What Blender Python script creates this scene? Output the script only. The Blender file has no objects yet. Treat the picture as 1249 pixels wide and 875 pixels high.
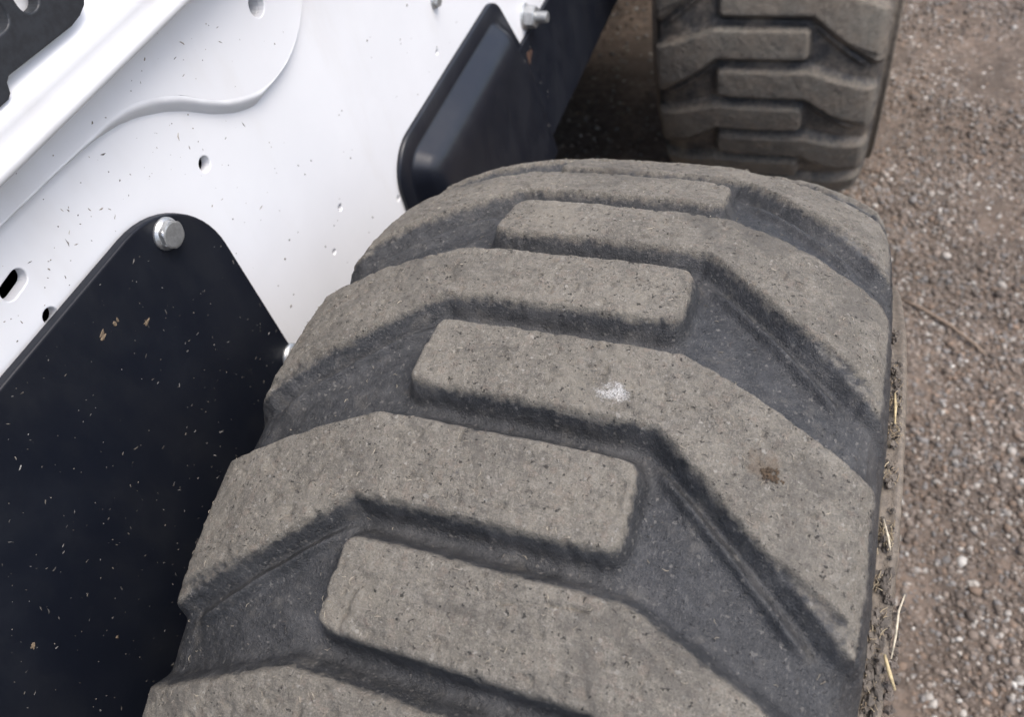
import bpy, bmesh, math, random
import numpy as np
from mathutils import Matrix, Vector, Euler, noise

random.seed(7)
rng = np.random.default_rng(7)
PI = math.pi
sc = bpy.context.scene
COL = sc.collection

# ------------------------------------------------------------------ camera
cam_data = bpy.data.cameras.new('camera')
cam = bpy.data.objects.new('camera', cam_data)
COL.objects.link(cam)
cam.location = (0.1175, -0.2062, 0.7066)
cam.rotation_euler = Euler((0.6756, 0.1823, 0.3361), 'XYZ')
cam_data.sensor_width = 36.0
cam_data.lens = 28.35
cam_data.clip_start = 0.01
cam_data.clip_end = 2000.0
cam_data.dof.use_dof = True
cam_data.dof.focus_distance = 0.41
cam_data.dof.aperture_fstop = 10.5
sc.camera = cam

# ------------------------------------------------------------------ sky and sun (bright overcast)
SUN_EL, SUN_AZ = math.radians(63), math.radians(88)      # azimuth from +Y towards +X
world = bpy.data.worlds.new('World')
sc.world = world
world.use_nodes = True
wn = world.node_tree
wn.nodes.clear()
sky = wn.nodes.new('ShaderNodeTexSky')
sky.sky_type = 'NISHITA'
sky.sun_disc = False
sky.sun_elevation = SUN_EL
sky.sun_rotation = SUN_AZ
sky.air_density = 1.0
sky.dust_density = 4.0
sky.ozone_density = 1.0
bg = wn.nodes.new('ShaderNodeBackground')
bg.inputs['Strength'].default_value = 0.15
wo = wn.nodes.new('ShaderNodeOutputWorld')
wn.links.new(sky.outputs[0], bg.inputs['Color'])
wn.links.new(bg.outputs[0], wo.inputs['Surface'])

sun_data = bpy.data.lights.new('sun', 'SUN')
sun_data.energy = 1.15
sun_data.angle = math.radians(35)
sun_data.color = (1.0, 0.98, 0.95)
sun = bpy.data.objects.new('sun', sun_data)
COL.objects.link(sun)
sd = Vector((math.sin(SUN_AZ) * math.cos(SUN_EL), math.cos(SUN_AZ) * math.cos(SUN_EL), math.sin(SUN_EL)))
sun.rotation_euler = sd.to_track_quat('Z', 'Y').to_euler()
sun.location = sd * 20

sc.view_settings.view_transform = 'Standard'
sc.view_settings.look = 'None'
sc.view_settings.gamma = 1.0
sc.view_settings.use_curve_mapping = False
sc.view_settings.exposure = 0.92

# ------------------------------------------------------------------ helpers
def mesh_obj(name, verts, faces, mat, parent=None, smooth=True):
    me = bpy.data.meshes.new(name)
    me.from_pydata([tuple(v) for v in verts], [], [tuple(f) for f in faces])
    if smooth:
        me.polygons.foreach_set('use_smooth', [True] * len(me.polygons))
    if mat:
        me.materials.append(mat)
    o = bpy.data.objects.new(name, me)
    COL.objects.link(o)
    if parent:
        o.parent = parent
    return o

def bm_obj(name, bm, mat, parent=None, smooth=False):
    me = bpy.data.meshes.new(name)
    bmesh.ops.recalc_face_normals(bm, faces=bm.faces)
    bm.to_mesh(me)
    bm.free()
    if smooth:
        me.polygons.foreach_set('use_smooth', [len(p.vertices) < 5 for p in me.polygons])
    me.materials.append(mat)
    o = bpy.data.objects.new(name, me)
    COL.objects.link(o)
    if parent:
        o.parent = parent
    return o

def tag(o, label=None, cat=None, group=None, kind=None):
    if label: o['label'] = label
    if cat: o['category'] = cat
    if group: o['group'] = group
    if kind: o['kind'] = kind
    return o

def circle(cy, cz, r, n=20):
    return [(cy + r * math.cos(2 * PI * i / n), cz + r * math.sin(2 * PI * i / n)) for i in range(n)]

def slot(cy, cz, half, r, ang=0.0, n=10):
    pts = []
    for i in range(n + 1):
        a = -PI / 2 + PI * i / n
        pts.append((half + r * math.cos(a), r * math.sin(a)))
    for i in range(n + 1):
        a = PI / 2 + PI * i / n
        pts.append((-half + r * math.cos(a), r * math.sin(a)))
    c, s = math.cos(ang), math.sin(ang)
    return [(cy + c * x - s * y, cz + s * x + c * y) for x, y in pts]

def area2(p):
    return sum(p[i][0] * p[(i + 1) % len(p)][1] - p[(i + 1) % len(p)][0] * p[i][1] for i in range(len(p)))

def round_poly(pts, rad, n=8):
    """fillet every corner of a closed polygon; rad is a number or one number per corner"""
    out = []
    N = len(pts)
    for i in range(N):
        p = Vector(pts[i]); a = Vector(pts[i - 1]); b = Vector(pts[(i + 1) % N])
        r = rad[i] if isinstance(rad, (list, tuple)) else rad
        if r <= 0:
            out.append(tuple(p)); continue
        u = (a - p).normalized(); v = (b - p).normalized()
        half = math.acos(max(-1, min(1, u.dot(v)))) / 2
        t = r / math.tan(half)
        c = p + (u + v).normalized() * (r / math.sin(half))
        s = p + u * t; e = p + v * t
        a0 = math.atan2(s.y - c.y, s.x - c.x); a1 = math.atan2(e.y - c.y, e.x - c.x)
        d = (a1 - a0 + PI) % (2 * PI) - PI
        for k in range(n + 1):
            q = a0 + d * k / n
            out.append((c.x + r * math.cos(q), c.y + r * math.sin(q)))
    return out

YZX = Matrix(((0, 0, 1, 0), (1, 0, 0, 0), (0, 1, 0, 0), (0, 0, 0, 1)))   # plate plane (u,v,w) -> (y,z,x)

def plate(name, outline, holes, x0, x1, bevel, mat, parent=None):
    """sheet of metal cut to an outline in the (y,z) plane, from x0 to x1, with holes and rounded edges"""
    cu = bpy.data.curves.new('tmp', 'CURVE')
    cu.dimensions = '2D'
    cu.fill_mode = 'BOTH'
    cu.extrude = max((x1 - x0) / 2 - bevel, 0)
    cu.bevel_depth = bevel
    cu.bevel_resolution = 2
    cu.offset = -bevel
    for i, loop in enumerate([outline] + list(holes)):
        loop = list(loop)
        if (area2(loop) > 0) != (i == 0):
            loop.reverse()
        sp = cu.splines.new('POLY')
        sp.points.add(len(loop) - 1)
        for p, (y, z) in zip(sp.points, loop):
            p.co = (y, z, 0, 1)
        sp.use_cyclic_u = True
    to = bpy.data.objects.new('tmp', cu)
    COL.objects.link(to)
    bpy.context.view_layer.update()
    me = bpy.data.meshes.new_from_object(to.evaluated_get(bpy.context.evaluated_depsgraph_get()))
    bpy.data.objects.remove(to)
    bpy.data.curves.remove(cu)
    me.transform(Matrix.Translation(((x0 + x1) / 2, 0, 0)) @ YZX)
    me.name = name
    me.materials.clear()
    me.materials.append(mat)
    bm = bmesh.new(); bm.from_mesh(me)
    bmesh.ops.remove_doubles(bm, verts=bm.verts, dist=1e-5)
    bmesh.ops.recalc_face_normals(bm, faces=bm.faces)
    for f in bm.faces: f.smooth = False
    bm.to_mesh(me); bm.free()
    o = bpy.data.objects.new(name, me)
    COL.objects.link(o)
    if parent: o.parent = parent
    return o

def sweep_yz(name, section, y0, y1, mat, parent=None, smooth_angle=0.6):
    """closed (x,z) section drawn out along y"""
    bm = bmesh.new()
    a = [bm.verts.new((x, y0, z)) for x, z in section]
    b = [bm.verts.new((x, y1, z)) for x, z in section]
    n = len(section)
    for i in range(n):
        bm.faces.new((a[i], a[(i + 1) % n], b[(i + 1) % n], b[i])).smooth = True
    bm.faces.new(list(reversed(a))); bm.faces.new(b)
    bmesh.ops.recalc_face_normals(bm, faces=bm.faces)
    for e in bm.edges:
        if len(e.link_faces) == 2 and e.calc_face_angle(0) > smooth_angle: e.smooth = False
    me = bpy.data.meshes.new(name)
    bm.to_mesh(me); bm.free()
    me.materials.append(mat)
    o = bpy.data.objects.new(name, me); COL.objects.link(o)
    if parent: o.parent = parent
    return o

def tube_data(pts, radii, n=6):
    pts = [Vector(p) for p in pts]
    V, F = [], []
    for i, p in enumerate(pts):
        d = (pts[min(i + 1, len(pts) - 1)] - pts[max(i - 1, 0)]).normalized()
        u = d.cross(Vector((0.31, 0.2, 0.93))).normalized()
        v = d.cross(u)
        r = radii[i] if isinstance(radii, (list, tuple)) else radii
        for k in range(n):
            a = 2 * PI * k / n
            V.append(p + (u * math.cos(a) + v * math.sin(a)) * r)
    for i in range(len(pts) - 1):
        for k in range(n):
            F.append((i * n + k, i * n + (k + 1) % n, (i + 1) * n + (k + 1) % n, (i + 1) * n + k))
    F.append(tuple(range(n))[::-1]); F.append(tuple((len(pts) - 1) * n + k for k in range(n)))
    return V, F

class Soup:
    def __init__(self): self.V = []; self.F = []; self.C = []
    def add(self, V, F, col=None):
        b = len(self.V)
        self.V += [tuple(v) for v in V]
        self.F += [tuple(b + i for i in f) for f in F]
        if col is not None: self.C += [(*col, 1.0)] * len(V)
    def build(self, name, mat, parent=None, smooth=True):
        o = mesh_obj(name, self.V, self.F, mat, parent, smooth)
        if self.C:
            at = o.data.color_attributes.new('col', 'FLOAT_COLOR', 'POINT')
            at.data.foreach_set('color', np.array(self.C, np.float32).ravel())
        return o

# value noise for the geometry
def vnoise(a, b, scale, seed):
    g = np.random.default_rng(seed).random((256, 256))
    x = np.asarray(a) / scale + 1000.0; y = np.asarray(b) / scale + 1000.0
    xi = np.floor(x).astype(int); yi = np.floor(y).astype(int)
    fx = x - xi; fy = y - yi
    fx = fx * fx * (3 - 2 * fx); fy = fy * fy * (3 - 2 * fy)
    x0 = xi % 256; x1 = (xi + 1) % 256; y0 = yi % 256; y1 = (yi + 1) % 256
    return ((g[x0, y0] * (1 - fx) + g[x1, y0] * fx) * (1 - fy) + (g[x0, y1] * (1 - fx) + g[x1, y1] * fx) * fy) * 2 - 1

def sstep(e0, e1, x):
    t = np.clip((x - e0) / (e1 - e0), 0, 1)
    return t * t * (3 - 2 * t)

# ------------------------------------------------------------------ materials
class NT:
    def __init__(self, name):
        self.m = bpy.data.materials.new(name)
        self.m.use_nodes = True
        self.t = self.m.node_tree
        self.b = self.t.nodes['Principled BSDF']
        self.g = self.n('ShaderNodeNewGeometry')
        self.pos = self.g.outputs['Position']
    def n(self, ty): return self.t.nodes.new(ty)
    def link(self, a, b): self.t.links.new(a, b)
    def noise(self, scale, detail=4, rough=0.6, vec=None, dist=0.0):
        x = self.n('ShaderNodeTexNoise')
        x.inputs['Scale'].default_value = scale; x.inputs['Detail'].default_value = detail
        x.inputs['Roughness'].default_value = rough; x.inputs['Distortion'].default_value = dist
        self.link(vec or self.pos, x.inputs['Vector'])
        return x.outputs['Fac']
    def scaled(self, sx, sy, sz, rot=(0, 0, 0)):
        x = self.n('ShaderNodeMapping')
        x.inputs['Scale'].default_value = (sx, sy, sz); x.inputs['Rotation'].default_value = rot
        self.link(self.pos, x.inputs['Vector'])
        return x.outputs[0]
    def voro(self, scale, feature='F1', vec=None, out='Distance'):
        x = self.n('ShaderNodeTexVoronoi'); x.feature = feature
        x.inputs['Scale'].default_value = scale
        self.link(vec or self.pos, x.inputs['Vector'])
        return x.outputs[out]
    def ramp(self, fac, lo, hi, a=0.0, b=1.0):
        x = self.n('ShaderNodeMapRange'); x.interpolation_type = 'SMOOTHSTEP'
        x.inputs['From Min'].default_value = lo; x.inputs['From Max'].default_value = hi
        x.inputs['To Min'].default_value = a; x.inputs['To Max'].default_value = b
        self.link(fac, x.inputs['Value'])
        return x.outputs[0]
    def math(self, op, a, b):
        x = self.n('ShaderNodeMath'); x.operation = op
        for i, v in enumerate((a, b)):
            if isinstance(v, (int, float)): x.inputs[i].default_value = v
            else: self.link(v, x.inputs[i])
        return x.outputs[0]
    def mix(self, fac, a, b, blend='MIX'):
        x = self.n('ShaderNodeMix'); x.data_type = 'RGBA'; x.blend_type = blend
        for i, v in ((0, fac), (6, a), (7, b)):
            if isinstance(v, (int, float)): x.inputs[i].default_value = v
            elif isinstance(v, tuple): x.inputs[i].default_value = (*v, 1)
            else: self.link(v, x.inputs[i])
        return x.outputs[2]
    def attr(self, name, out='Fac'):
        x = self.n('ShaderNodeAttribute'); x.attribute_name = name
        return x.outputs[out]
    def bump(self, h, dist, strength=1.0, prev=None):
        x = self.n('ShaderNodeBump')
        x.inputs['Distance'].default_value = dist; x.inputs['Strength'].default_value = strength
        self.link(h, x.inputs['Height'])
        if prev: self.link(prev, x.inputs['Normal'])
        return x.outputs[0]
    def set(self, **k):
        for a, v in k.items():
            i = self.b.inputs[a.replace('_', ' ')]
            if isinstance(v, (int, float)): i.default_value = v
            elif isinstance(v, tuple): i.default_value = (*v, 1) if len(v) == 3 else v
            else: self.link(v, i)
        return self

def rubber_material():
    k = NT('dusty_rubber')
    m = k.attr('worn')                       # 1 on the scuffed, dusty running faces, 0 in the moulded grooves
    big = k.noise(28, 4, 0.6); mid = k.noise(170, 4, 0.7); fine = k.noise(850, 3, 0.75)
    warp = k.n('ShaderNodeTexNoise'); warp.inputs['Scale'].default_value = 700; warp.inputs['Detail'].default_value = 2
    k.link(k.pos, warp.inputs['Vector'])
    wv = k.n('ShaderNodeVectorMath'); wv.operation = 'MULTIPLY_ADD'
    wv.inputs[1].default_value = (0.0022, 0.0022, 0.0022)
    k.link(warp.outputs['Color'], wv.inputs[0]); k.link(k.pos, wv.inputs[2])
    def cells(scale):
        x = k.n('ShaderNodeSeparateColor'); k.link(k.voro(scale, 'F1', wv.outputs[0], 'Color'), x.inputs[0])
        return x.outputs
    ca, cb = cells(330), cells(820)
    # dusty running face: crumbs of dust, grit and bare rubber
    blot = k.noise(75, 3, 0.65)
    grain = k.noise(1500, 2, 0.8)
    c = k.mix(k.ramp(big, 0.35, 0.68), (0.126, 0.114, 0.094), (0.176, 0.160, 0.132))
    c = k.mix(k.ramp(blot, 0.34, 0.48, 0.5, 0), c, (0.086, 0.079, 0.068))
    c = k.mix(k.ramp(blot, 0.55, 0.72, 0, 0.5), c, (0.205, 0.191, 0.166))
    c = k.mix(k.ramp(ca[0], 0.55, 1.0, 0, 0.30), c, (0.210, 0.195, 0.168))
    c = k.mix(k.ramp(ca[1], 0.70, 1.0, 0, 0.32), c, (0.068, 0.061, 0.053))
    c = k.mix(k.ramp(ca[2], 0.78, 1.0, 0, 0.32), c, (0.175, 0.132, 0.103))
    c = k.mix(k.ramp(mid, 0.50, 0.66, 0, 0.5), c, (0.078, 0.071, 0.062))
    c = k.mix(k.ramp(grain, 0.52, 0.68, 0, 0.48), c, (0.265, 0.245, 0.209))
    c = k.mix(k.ramp(grain, 0.34, 0.46, 0.55, 0), c, (0.062, 0.056, 0.049))
    c = k.mix(k.ramp(cb[0], 0.70, 1.0, 0, 0.22), c, (0.250, 0.232, 0.202))
    c = k.mix(k.ramp(cb[1], 0.74, 1.0, 0, 0.28), c, (0.055, 0.050, 0.044))
    c = k.mix(k.ramp(cb[2], 0.975, 1.0, 0, 0.5), c, (0.34, 0.325, 0.29))
    fib = k.noise(1, 2, 0.6, k.scaled(2000, 380, 900, (0.3, 0.2, 0.6)), 0.6)
    c = k.mix(k.ramp(fib, 0.60, 0.68, 0, 0.5), c, (0.31, 0.285, 0.24))
    fib2 = k.noise(1, 2, 0.6, k.scaled(420, 2000, 900, (0.1, 0.4, -0.5)), 0.6)
    c = k.mix(k.ramp(fib2, 0.60, 0.68, 0, 0.5), c, (0.058, 0.052, 0.046))
    wear = k.noise(16, 5, 0.7, None, 0.8)                      # dust rubbed away in patches, caked in others
    c = k.mix(k.ramp(wear, 0.50, 0.66, 0, 0.65), c, (0.080, 0.073, 0.064))
    c = k.mix(k.ramp(wear, 0.32, 0.47, 0.50, 0), c, (0.205, 0.186, 0.152))
    scuff = k.noise(1, 3, 0.65, k.scaled(60, 900, 500, (0.0, 0.0, 0.25)), 0.3)
    c = k.mix(k.ramp(scuff, 0.60, 0.72, 0, 0.45), c, (0.240, 0.223, 0.192))
    pitm = k.ramp(k.noise(330, 2, 0.8), 0.645, 0.70)
    c = k.mix(k.math('MULTIPLY', pitm, 0.9), c, (0.026, 0.024, 0.021))
    # groove rubber, blue-black with a film of dust
    g = k.mix(k.ramp(mid, 0.35, 0.72), (0.020, 0.0212, 0.0235), (0.040, 0.0412, 0.0440))
    g = k.mix(k.ramp(big, 0.48, 0.74, 0, 0.6), g, (0.084, 0.083, 0.083))
    g = k.mix(k.ramp(blot, 0.54, 0.74, 0, 0.45), g, (0.108, 0.101, 0.090))
    g = k.mix(k.ramp(fib, 0.58, 0.70, 0, 0.45), g, (0.15, 0.145, 0.135))
    g = k.mix(k.ramp(cb[2], 0.955, 1.0, 0, 0.5), g, (0.18, 0.17, 0.155))
    edge = k.math('ADD', m, k.math('MULTIPLY', k.math('SUBTRACT', mid, 0.5), 0.9))
    f = k.ramp(edge, 0.62, 0.94)
    col = k.mix(f, g, c)
    # mud on the side of the tyre
    mud = k.attr('mud')
    mudc = k.mix(k.ramp(mid, 0.35, 0.7), (0.118, 0.099, 0.078), (0.215, 0.180, 0.142))
    col = k.mix(k.ramp(k.math('ADD', mud, k.math('MULTIPLY', k.math('SUBTRACT', big, 0.5), 1.2)), 0.35, 0.85), col, mudc)
    # brown stain round the leaf scrap
    so_ = k.n('ShaderNodeVectorMath'); so_.operation = 'DISTANCE'
    so_.inputs[1].default_value = (0.1070, -0.0260, 0.4045)
    k.link(k.pos, so_.inputs[0])
    st = k.math('ADD', so_.outputs['Value'], k.math('MULTIPLY', k.math('SUBTRACT', k.noise(200, 4, 0.7), 0.5), 0.022))
    col = k.mix(k.ramp(st, 0.002, 0.009, 0.45, 0), col, (0.105, 0.072, 0.045))
    # chalky smear
    off = k.n('ShaderNodeVectorMath'); off.operation = 'SUBTRACT'
    off.inputs[1].default_value = (0.0405, -0.0081, 0.4143)
    k.link(k.pos, off.inputs[0])
    scl = k.n('ShaderNodeVectorMath'); scl.operation = 'MULTIPLY'; scl.inputs[1].default_value = (0.8, 1.35, 1.0)
    k.link(off.outputs[0], scl.inputs[0])
    wm = k.n('ShaderNodeVectorMath'); wm.operation = 'LENGTH'
    k.link(scl.outputs[0], wm.inputs[0])
    sm = k.math('ADD', wm.outputs['Value'], k.math('MULTIPLY', k.math('SUBTRACT', k.noise(260, 4, 0.8), 0.5), 0.020))
    col = k.mix(k.math('MULTIPLY', k.ramp(sm, 0.0030, 0.0075, 1, 0), k.ramp(grain, 0.40, 0.58, 0.15, 0.9)), col, (0.46, 0.455, 0.44))
    b1 = k.bump(k.mix(0.6, mid, fine), 0.0014, 0.9)
    b2 = k.bump(pitm, -0.0012, 0.8, b1)
    b3 = k.bump(grain, 0.0006, 0.7, b2)
    k.set(Base_Color=col, Roughness=k.ramp(f, 0, 1, 0.46, 0.92), Normal=b3, Specular_IOR_Level=0.5)
    return k.m

def white_material():
    k = NT('white_paint')
    n = k.noise(9, 4, 0.6)
    c = k.mix(k.ramp(n, 0.3, 0.7), (0.765, 0.773, 0.79), (0.725, 0.733, 0.75))
    film = k.noise(1, 4, 0.65, k.scaled(14, 14, 5))
    c = k.mix(k.ramp(film, 0.52, 0.78, 0, 0.30), c, (0.60, 0.575, 0.54))
    sp = k.noise(260, 3, 0.7)
    c = k.mix(k.ramp(sp, 0.73, 0.80, 0, 0.45), c, (0.33, 0.31, 0.28))
    k.set(Base_Color=c, Roughness=0.42, Normal=k.bump(k.noise(220, 2, 0.5), 0.00012, 0.5), Specular_IOR_Level=0.4)
    return k.m

def black_material(r0=0.42, r1=0.54, spec=0.32):
    k = NT('black_paint')
    n = k.noise(14, 5, 0.65); f = k.noise(380, 4, 0.7)
    c = k.mix(k.ramp(n, 0.4, 0.75), (0.0060, 0.0078, 0.0135), (0.0100, 0.0122, 0.0180))
    c = k.mix(k.ramp(f, 0.70, 0.82, 0, 0.5), c, (0.09, 0.085, 0.078))
    fm = k.noise(1, 5, 0.7, k.scaled(20, 20, 9))
    c = k.mix(k.ramp(fm, 0.42, 0.80, 0, 0.35), c, (0.026, 0.027, 0.029))
    k.set(Base_Color=c, Roughness=k.ramp(n, 0.3, 0.7, r0, r1), Normal=k.bump(k.noise(500, 2, 0.5), 0.0001, 0.4), Specular_IOR_Level=spec)
    return k.m

def plain(name, col, rough=0.6, metal=0.0, var=0.25, scale=120):
    k = NT(name)
    n = k.noise(scale, 4, 0.65)
    a = tuple(v * (1 - var) for v in col); b = tuple(min(1, v * (1 + var)) for v in col)
    k.set(Base_Color=k.mix(k.ramp(n, 0.35, 0.65), a, b), Roughness=rough, Metallic=metal, Normal=k.bump(n, 0.0003, 0.4))
    return k.m

def colour_attr(name, rough=0.85, bump=0.0006, scale=700):
    k = NT(name)
    c = k.attr('col', 'Color')
    n = k.noise(scale, 4, 0.7)
    c2 = k.mix(k.ramp(n, 0.35, 0.68, 0, 0.35), c, (0.10, 0.085, 0.07))
    k.set(Base_Color=c2, Roughness=rough, Normal=k.bump(n, bump, 0.7))
    return k.m

def ground_material():
    k = NT('dirt')
    a = k.noise(7, 6, 0.65); b = k.noise(60, 6, 0.7); c_ = k.noise(350, 5, 0.75)
    c = k.mix(k.ramp(a, 0.35, 0.65), (0.118, 0.095, 0.078), (0.215, 0.165, 0.130))
    c = k.mix(k.ramp(b, 0.38, 0.68, 0, 0.8), c, (0.075, 0.059, 0.048))
    c = k.mix(k.ramp(c_, 0.45, 0.75, 0, 0.6), c, (0.22, 0.18, 0.145))
    k.set(Base_Color=c, Roughness=0.95, Normal=k.bump(c_, 0.002, 0.8, k.bump(b, 0.006, 0.8)), Specular_IOR_Level=0.2)
    return k.m

M_RUB = rubber_material()
M_WHITE = white_material()
M_BLACK = black_material()
M_COVER = black_material(0.30, 0.42, 0.5)
M_ZINC = plain('zinc_plated_steel', (0.50, 0.51, 0.51), 0.42, 0.85, 0.12, 400)
M_GRILLE = plain('grey_black_plastic', (0.020, 0.023, 0.028), 0.5, 0, 0.2, 200)
M_INSIDE = plain('dark_inner_steel', (0.02, 0.02, 0.022), 0.7)
M_RIM = plain('wheel_steel', (0.05, 0.05, 0.055), 0.5, 0.2)
M_RUST = plain('rusty_steel', (0.085, 0.045, 0.03), 0.85, 0.2)
M_STRAW = plain('dry_straw', (0.46, 0.37, 0.21), 0.75, 0, 0.25, 300)
M_PALE = plain('bleached_straw', (0.50, 0.44, 0.33), 0.75, 0, 0.25, 300)
M_TWIG = plain('dry_twig', (0.22, 0.165, 0.12), 0.85, 0, 0.3, 300)
M_FLAKE = plain('brown_flake', (0.055, 0.036, 0.020), 0.85, 0, 0.4, 500)
M_BITS = colour_attr('dried_bits', 0.85, 0.0002, 900)
M_MUD = colour_attr('dried_mud', 0.95, 0.0012, 420)
M_PEB = colour_attr('gravel_stone', 0.8, 0.0006, 420)
M_GROUND = ground_material()

# ------------------------------------------------------------------ ground
GZ = -0.400
def gheight(x, y):
    h = 0.010 * vnoise(x, y, 0.33, 3) + 0.006 * vnoise(x, y, 0.11, 4) + 0.0035 * vnoise(x, y, 0.04, 5) + 0.0026 * vnoise(x, y, 0.017, 6)
    fade = sstep(9, 4, np.hypot(x, y))
    return GZ - 0.004 + h * fade

def axis_samples(lo, hi, step, far):
    a = list(np.arange(lo, hi + 1e-9, step))
    d = step; v = hi
    while v < far: d *= 1.35; v += d; a.append(v)
    d = step; v = lo; pre = []
    while v > -far: d *= 1.35; v -= d; pre.append(v)
    return np.array(pre[::-1] + a)

gx = axis_samples(0.10, 0.85, 0.007, 600); gy = axis_samples(0.0, 2.1, 0.008, 600)
GX, GY = np.meshgrid(gx, gy, indexing='ij')
GH = gheight(GX, GY)
nx, ny = GX.shape
gv = np.stack([GX, GY, GH], -1).reshape(-1, 3)
ii, jj = np.meshgrid(np.arange(nx - 1), np.arange(ny - 1), indexing='ij')
q = (ii * ny + jj).ravel()
gf = np.stack([q, q + ny, q + ny + 1, q + 1], 1)

def np_mesh(name, V, F):
    me = bpy.data.meshes.new(name)
    me.vertices.add(len(V)); me.vertices.foreach_set('co', np.asarray(V, np.float32).ravel())
    k = F.shape[1]
    me.loops.add(F.size); me.loops.foreach_set('vertex_index', F.astype(np.int32).ravel())
    me.polygons.add(len(F))
    me.polygons.foreach_set('loop_start', np.arange(0, F.size, k, dtype=np.int32))
    me.polygons.foreach_set('use_smooth', np.ones(len(F), bool))
    me.update(calc_edges=True)
    return me

gme = np_mesh('ground', gv, gf)
gme.materials.append(M_GROUND)
ground = bpy.data.objects.new('ground', gme); COL.objects.link(ground)
tag(ground, 'brown compacted dirt yard strewn with fine gravel', kind='structure')

# gravel: tens of thousands of small stones, one object
ico = bmesh.new(); bmesh.ops.create_icosphere(ico, subdivisions=1, radius=1.0)
icoV = np.array([v.co[:] for v in ico.verts]); icoF = np.array([[v.index for v in f.verts] for f in ico.faces]); ico.free()
def stones(n, x0, x1, y0, y1, smin, smax, power, seed, cover=None):
    r = np.random.default_rng(seed)
    x = r.uniform(x0, x1, n); y = r.uniform(y0, y1, n)
    if cover is not None:
        keep = (vnoise(x, y, 0.16, 21) * 0.6 + vnoise(x, y, 0.05, 22) * 0.4) > cover
        x = x[keep]; y = y[keep]
    n = len(x)
    s = smin + (smax - smin) * r.random(n) ** power
    z = gheight(x, y) + s * (r.uniform(-0.45, 0.35, n) - 0.7 * sstep(0.05, 0.65, vnoise(x, y, 0.13, 77)))
    ax = r.normal(size=(n, 3)); ax /= np.linalg.norm(ax, axis=1)[:, None]
    ang = r.uniform(0, 2 * PI, n)
    K = np.zeros((n, 3, 3)); K[:, 0, 1] = -ax[:, 2]; K[:, 0, 2] = ax[:, 1]; K[:, 1, 0] = ax[:, 2]; K[:, 1, 2] = -ax[:, 0]; K[:, 2, 0] = -ax[:, 1]; K[:, 2, 1] = ax[:, 0]
    Rm = np.eye(3) + np.sin(ang)[:, None, None] * K + (1 - np.cos(ang))[:, None, None] * (K @ K)
    sc3 = r.uniform(0.6, 1.25, (n, 1, 3))
    P = icoV[None] * sc3 * (1 + r.normal(0, 0.13, (n, 12, 1)))
    P = np.einsum('nij,nkj->nki', Rm, P)
    P[:, :, 2] *= 0.75
    P = P * s[:, None, None] + np.stack([x, y, z], 1)[:, None]
    base = np.array([(0.150, 0.118, 0.093), (0.200, 0.164, 0.134), (0.105, 0.083, 0.067), (0.170, 0.160, 0.150), (0.33, 0.305, 0.27), (0.190, 0.135, 0.096), (0.46, 0.44, 0.40)])
    pick = r.choice(7, n, p=[0.29, 0.21, 0.19, 0.13, 0.08, 0.085, 0.015])
    c = base[pick] * r.uniform(0.8, 1.4, (n, 1)) * (1 + 0.22 * vnoise(x, y, 0.22, 78))[:, None]
    return P, c
sets = [stones(42000, 0.13, 0.62, 0.02, 1.15, 0.0011, 0.0058, 2.4, 1),
        stones(24000, 0.13, 0.75, 1.10, 2.05, 0.0014, 0.0060, 2.4, 2, -0.5),
        stones(3600, 0.13, 0.75, 0.02, 2.05, 0.0040, 0.0095, 2.4, 3),
        stones(5000, -0.7, 0.13, 0.75, 2.0, 0.002, 0.007, 1.8, 4)]
PP = np.concatenate([s[0] for s in sets]); CC = np.concatenate([s[1] for s in sets])
nst = len(PP)
sv = PP.reshape(-1, 3); sf = (icoF[None] + (np.arange(nst) * 12)[:, None, None]).reshape(-1, 3)
sme = np_mesh('gravel', sv, sf)
ca = sme.color_attributes.new('col', 'FLOAT_COLOR', 'POINT')
cc4 = np.ones((nst, 12, 4), np.float32); cc4[:, :, :3] = CC[:, None]
ca.data.foreach_set('color', cc4.ravel())
sme.materials.append(M_PEB)
gravel = bpy.data.objects.new('gravel', sme); COL.objects.link(gravel)
tag(gravel, 'loose grey and tan gravel scattered over the dirt', 'gravel', kind='stuff')

# ------------------------------------------------------------------ the loader
loader = bpy.data.objects.new('skid_steer_loader', None)
COL.objects.link(loader)
loader.location = (-0.6, 0.62, 0)
tag(loader, 'white skid steer loader with black guards and two chunky lugged tyres', 'loader')
bpy.context.view_layer.update()
LINV = Matrix.Translation(-loader.location)
def own(o):                                   # keep world place when parented to the loader
    o.parent = loader
    o.matrix_parent_inverse = LINV
    return o

# ---- body shell behind the side panel
def box_bm(bm, x0, x1, y0, y1, z0, z1):
    vs = [bm.verts.new((x, y, z)) for x in (x0, x1) for y in (y0, y1) for z in (z0, z1)]
    for f in ((0, 1, 3, 2), (4, 6, 7, 5), (0, 4, 5, 1), (2, 3, 7, 6), (0, 2, 6, 4), (1, 5, 7, 3)):
        bm.faces.new([vs[i] for i in f])
PY0, PY1 = -0.46, 1.72
bm = bmesh.new()
box_bm(bm, -1.18, -0.2625, PY0, PY1, 0.048, 0.060)         # belly plate
box_bm(bm, -1.18, -0.2625, PY0, PY0 + 0.012, 0.060, 0.86)  # rear plate
box_bm(bm, -1.18, -0.2625, PY1 - 0.012, PY1, 0.060, 0.86)
box_bm(bm, -1.18, -1.168, PY0 + 0.012, PY1 - 0.012, 0.060, 0.86)
box_bm(bm, -1.168, -0.2625, PY0 + 0.012, PY1 - 0.012, 0.848, 0.86)
own(bm_obj('chassis_shell', bm, M_INSIDE))

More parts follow.
